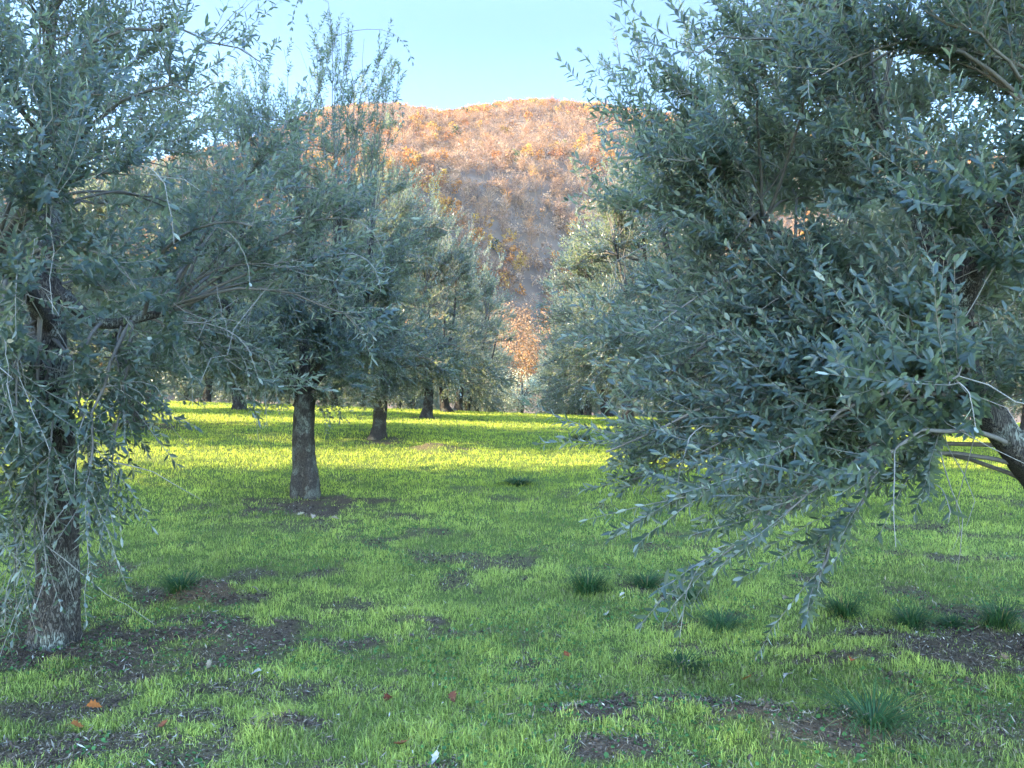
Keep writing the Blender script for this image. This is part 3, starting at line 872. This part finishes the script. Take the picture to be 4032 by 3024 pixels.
# ------------------------------------------------------------------ litter on the soil
n = 240000
D = rng.uniform(2.6, 12, n) ** 1.0; X = rng.uniform(-1, 1, n) * (D * .72 + .4)
sm = soil_mask(X, D)
k = rng.random(n) < np.clip(sm * 1.1, .12, 1) * np.where(D < 7, 1.0, .6); X, D, sm = X[k], D[k], sm[k]; n = len(X)
z = ground_z(X, D) + rng.uniform(.002, .03, n)
a = rng.uniform(0, 2 * pi, n); t = np.stack([np.cos(a), np.sin(a), rng.normal(0, .45, n)], 1)
t = nrm(t); s = nrm(np.cross(t, np.array([0, 0, 1.0])) + rng.normal(0, .3, (n, 3)))
l = (.008 + .055 * rng.random(n) ** 2.2)[:, None]; w = rng.uniform(.0010, .0045, n)[:, None]
c = np.stack([X, D, z], 1)
V = np.stack([c - t * l * .5, c - s * w, c + t * l * .5, c + s * w], 1).reshape(-1, 3)
kinds = np.array([(.035, .024, .017), (.08, .055, .036), (.14, .10, .068), (.21, .17, .12), (.34, .30, .24), (.07, .045, .03)])
ck = rng.choice(6, n, p=[.20, .25, .24, .17, .04, .10])
C = np.repeat(kinds[ck] * rng.uniform(.8, 1.6, (n, 1)), 4, 0)
tag(obj("leaf_litter", mesh_np("leaf_litter", V, [(np.arange(n) * 4)[:, None] + np.arange(4)], M_LITTER, False, {'col': C})),
    "dry clippings, twigs and old olive leaves on the bare soil", "litter", kind="stuff")

# crumbs of earth and old hay on the bare patches
n = 60000
D = rng.uniform(2.6, 11, n); X = rng.uniform(-1, 1, n) * (D * .72 + .4)
sm = soil_mask(X, D)
k = rng.random(n) < sm * .9 - .1; X, D = X[k], D[k]; n = len(X)
r = (.004 + .014 * rng.random(n) ** 3)[:, None, None]
octa = np.array([(1, 0, 0), (0, 1, 0), (-1, 0, 0), (0, -1, 0), (0, 0, 1), (0, 0, -1)], float)
V = np.stack([X, D, ground_z(X, D) + .004], 1)[:, None] + octa[None] * r * rng.uniform(.5, 1.4, (n, 6, 1))
of = np.array([(0, 1, 4), (1, 2, 4), (2, 3, 4), (3, 0, 4), (1, 0, 5), (2, 1, 5), (3, 2, 5), (0, 3, 5)])
F_ = (np.arange(n) * 6)[:, None, None] + of[None]
C = np.repeat(np.array([.06, .042, .030]) * rng.uniform(.5, 1.9, (n, 1)), 6, 0)
tag(obj("soil_crumbs", mesh_np("soil_crumbs", V.reshape(-1, 3), [F_.reshape(-1, 3)], M_LITTER, False, {'col': C})), "loose dark crumbs of earth on the bare patches", "soil", kind="stuff")

# ------------------------------------------------------------------ tussocks
TUFTS = [(588, 592, .26, .20, "big dark green tussock in mid-lawn, left of two smaller ones"), (646, 586, .20, .12, "low dark tussock right of the big mid-lawn one"),
         (687, 597, .16, .10, "small tussock below the tips of the right tree's branches"), (720, 628, .20, .13, "grey-green tussock alone below the hanging right branches"),
         (842, 614, .19, .16, "dark tussock, left end of the line of four"), (908, 624, .18, .14, "dark tussock, second in the line of four"),
         (947, 624, .11, .08, "smallest tussock in the line of four"), (995, 625, .19, .18, "dark tussock, right end of the line of four"),
         (870, 722, .30, .15, "widest blue-green tussock, nearest the camera on the right"), (634, 466, .34, .20, "tussock at the sunlit strip beside the right tree"),
         (518, 484, .34, .12, "flat tussock in the sunlit strip across the lane"), (581, 441, .34, .14, "brownish tussock far up the lane"),
         (683, 665, .20, .07, "low tussock among the lighter grass right of centre"), (178, 592, .22, .14, "tussock behind the soil heap at the left trunk")]
for i, (px, py, r, hh, lb) in enumerate(TUFTS):
    x, y = at_px(px, py)
    rg = np.random.default_rng(900 + i); n = 420; hh *= 1.05
    a = rg.uniform(0, 2 * pi, n); rr = np.abs(rg.normal(0, .22, n)) * r
    base = np.stack([np.cos(a) * rr, np.sin(a) * rr, np.full(n, -.02)], 1)
    out = np.stack([np.cos(a), np.sin(a), 0 * a], 1) + rg.normal(0, .25, (n, 3)) * np.array([1, 1, 0])
    ln = rg.uniform(.5, 1.15, n)
    tip = base + out * (r * ln * rg.uniform(.35, 1.0, n))[:, None] + np.array([0, 0, 1]) * (hh * ln * rg.uniform(.15, 1.05, n))[:, None]
    midp = base + out * (r * .35 * ln)[:, None] + np.array([0, 0, 1]) * (hh * 1.0 * ln)[:, None]
    P = bez(base, midp, tip, 5)
    side = nrm(np.cross(out, np.array([0, 0, 1.0])))[:, None]; wd = np.array([.9, 1, .9, .6, .05])[None, :, None] * max(.0042, .0008 * y) * .5
    V = np.stack([P - side * wd, P + side * wd], 2)     # n,5,2,3
    idx = np.arange(n * 10).reshape(n, 5, 2)
    f = np.stack([idx[:, :-1, 0], idx[:, :-1, 1], idx[:, 1:, 1], idx[:, 1:, 0]], -1).reshape(-1, 4)
    c = np.array([.035, .085, .022]) if i not in (8, 3) else np.array([.055, .12, .04])
    if i == 11: c = np.array([.10, .10, .03])
    C = c[None] * rg.uniform(.6, 1.5, (n, 1)); st = rg.random(n) < .06; C[st] = (.28, .22, .07)
    o = obj("grass_tussock", mesh_np("grass_tussock", V.reshape(-1, 3), [f], M_GRASS, True, {'col': np.repeat(C, 10, 0)}), None, (x, y, float(ground_z(x, y))))
    tag(o, lb, "tussock", "dark tussocks in the lawn")

# ------------------------------------------------------------------ fallen oak leaves
def oak_leaf_mesh(seed, col):
    rg = np.random.default_rng(seed)
    k = 13; s = np.linspace(0, 1, k)
    wdt = .30 * np.sin(pi * s ** .8) * (1 + .38 * np.sin(s * 26 + 1)) + .02
    curl = .18 * np.sin(s * 3 + seed)
    Lft = np.stack([s - .5, wdt, curl + wdt * .5], 1); Rgt = np.stack([s - .5, -wdt * .95, curl + wdt * .35], 1); mid = np.stack([s - .5, 0 * s, curl], 1)
    V = np.concatenate([Lft, mid, Rgt]) * .085
    i = np.arange(k - 1)
    f = np.concatenate([np.stack([i, i + 1, i + 1 + k, i + k], 1), np.stack([i + k, i + 1 + k, i + 1 + 2 * k, i + 2 * k], 1)])
    # the dry leaf has a slight thickness and a stalk
    V2 = V - np.array([0, 0, .0006]); f2 = f[:, ::-1] + len(V)
    st, sf = tubes(np.array([[[-.5 * .085, 0, curl[0] * .085], [-.06, .003, .004], [-.075, .006, 0]]]), np.array([[.0011, .0009, .0009]]), 4)
    VV = np.concatenate([V, V2, st])
    return mesh_np("fallen_leaf", VV, [np.concatenate([f, f2, sf + 2 * len(V)])], M_LITTER, True, {'col': np.tile(np.array(col), (len(VV), 1)) * rg.uniform(.8, 1.2, (len(VV), 1))})
LV = [(91, 716, (.42, .13, .03), "bright orange oak leaf, nearest the bottom left of the lawn"), (74, 735, (.38, .14, .04), "orange-brown oak leaf lying flat below the brighter one"),
      (160, 733, (.26, .09, .04), "reddish crumpled leaf in the left foreground grass"), (207, 671, (.45, .36, .27), "pale tan oak leaf on the soil by the left trunk"),
      (255, 680, (.40, .38, .33), "greyish leaf right of the pale tan one"), (253, 595, (.40, .33, .26), "pale leaf behind the soil heap"),
      (387, 707, (.16, .05, .035), "dark red leaf in the foreground grass left of centre"), (453, 704, (.17, .06, .03), "dark brown leaf right of the dark red one"),
      (567, 659, (.30, .08, .03), "rust leaf in the middle of the lawn"), (400, 750, (.30, .11, .04), "brown leaf near the bottom edge, left of centre"),
      (746, 683, (.46, .17, .03), "orange leaf in the grass before the right tussock"), (787, 681, (.48, .44, .36), "cream curled leaf beside the orange leaf on the right"),
      (849, 665, (.42, .13, .05), "rust-orange leaf at the edge of the right soil patch"), (622, 599, (.52, .50, .40), "cream leaf just right of the big tussock"),
      (606, 618, (.50, .48, .38), "cream leaf in front of the big tussock"), (607, 567, (.50, .46, .36), "cream leaf behind the big tussock"),
      (300, 517, (.50, .40, .25), "tan leaf at the left of the second trunk's soil ring"), (334, 522, (.50, .46, .36), "cream leaf at the front of the second trunk's soil ring"),
      (312, 520, (.46, .36, .26), "tan leaf in the middle of the second trunk's soil ring"), (784, 602, (.45, .42, .36), "pale leaf under the hanging branches on the right"),
      (1000, 660, (.42, .32, .26), "large dull tan leaf at the right edge soil"), (434, 766, (.50, .48, .42), "whitish crumpled leaf at the bottom edge")]
for i, (px, py, c, lb) in enumerate(LV):
    x, y = at_px(px, py)
    o = obj("fallen_leaf", oak_leaf_mesh(i + 1, tuple(v * ((.6 if c[2] > .2 else .62) * 1.0) for v in c)), None, (x, y, float(ground_z(x, y)) + .034))
    rg = np.random.default_rng(i)
    col_ = None; o.rotation_euler = (rg.normal(.35, .25), rg.normal(0, .3), rg.uniform(0, 6.28)); o.scale = (.8 if y < 8 else 1.1,) * 3
    tag(o, lb, "leaf", "fallen oak leaves on the grass")

# ------------------------------------------------------------------ air
m, nt, out = new_mat("haze_air")
pv = N(nt, 'ShaderNodeVolumePrincipled')
pv.inputs['Color'].default_value = (.82, .90, 1, 1); pv.inputs['Density'].default_value = .00006; pv.inputs['Anisotropy'].default_value = .2
nt.links.new(pv.outputs[0], out.inputs['Volume'])
x0, x1, y0, y1, z0, z1 = -910, 910, -60, 775, -75, 330
V = np.array([(x, y, z) for z in (z0, z1) for y in (y0, y1) for x in (x0, x1)], float)
f = np.array([(0, 2, 3, 1), (4, 5, 7, 6), (0, 1, 5, 4), (2, 6, 7, 3), (0, 4, 6, 2), (1, 3, 7, 5)])
tag(obj("haze", mesh_np("haze", V, [f], m)), kind="stuff")
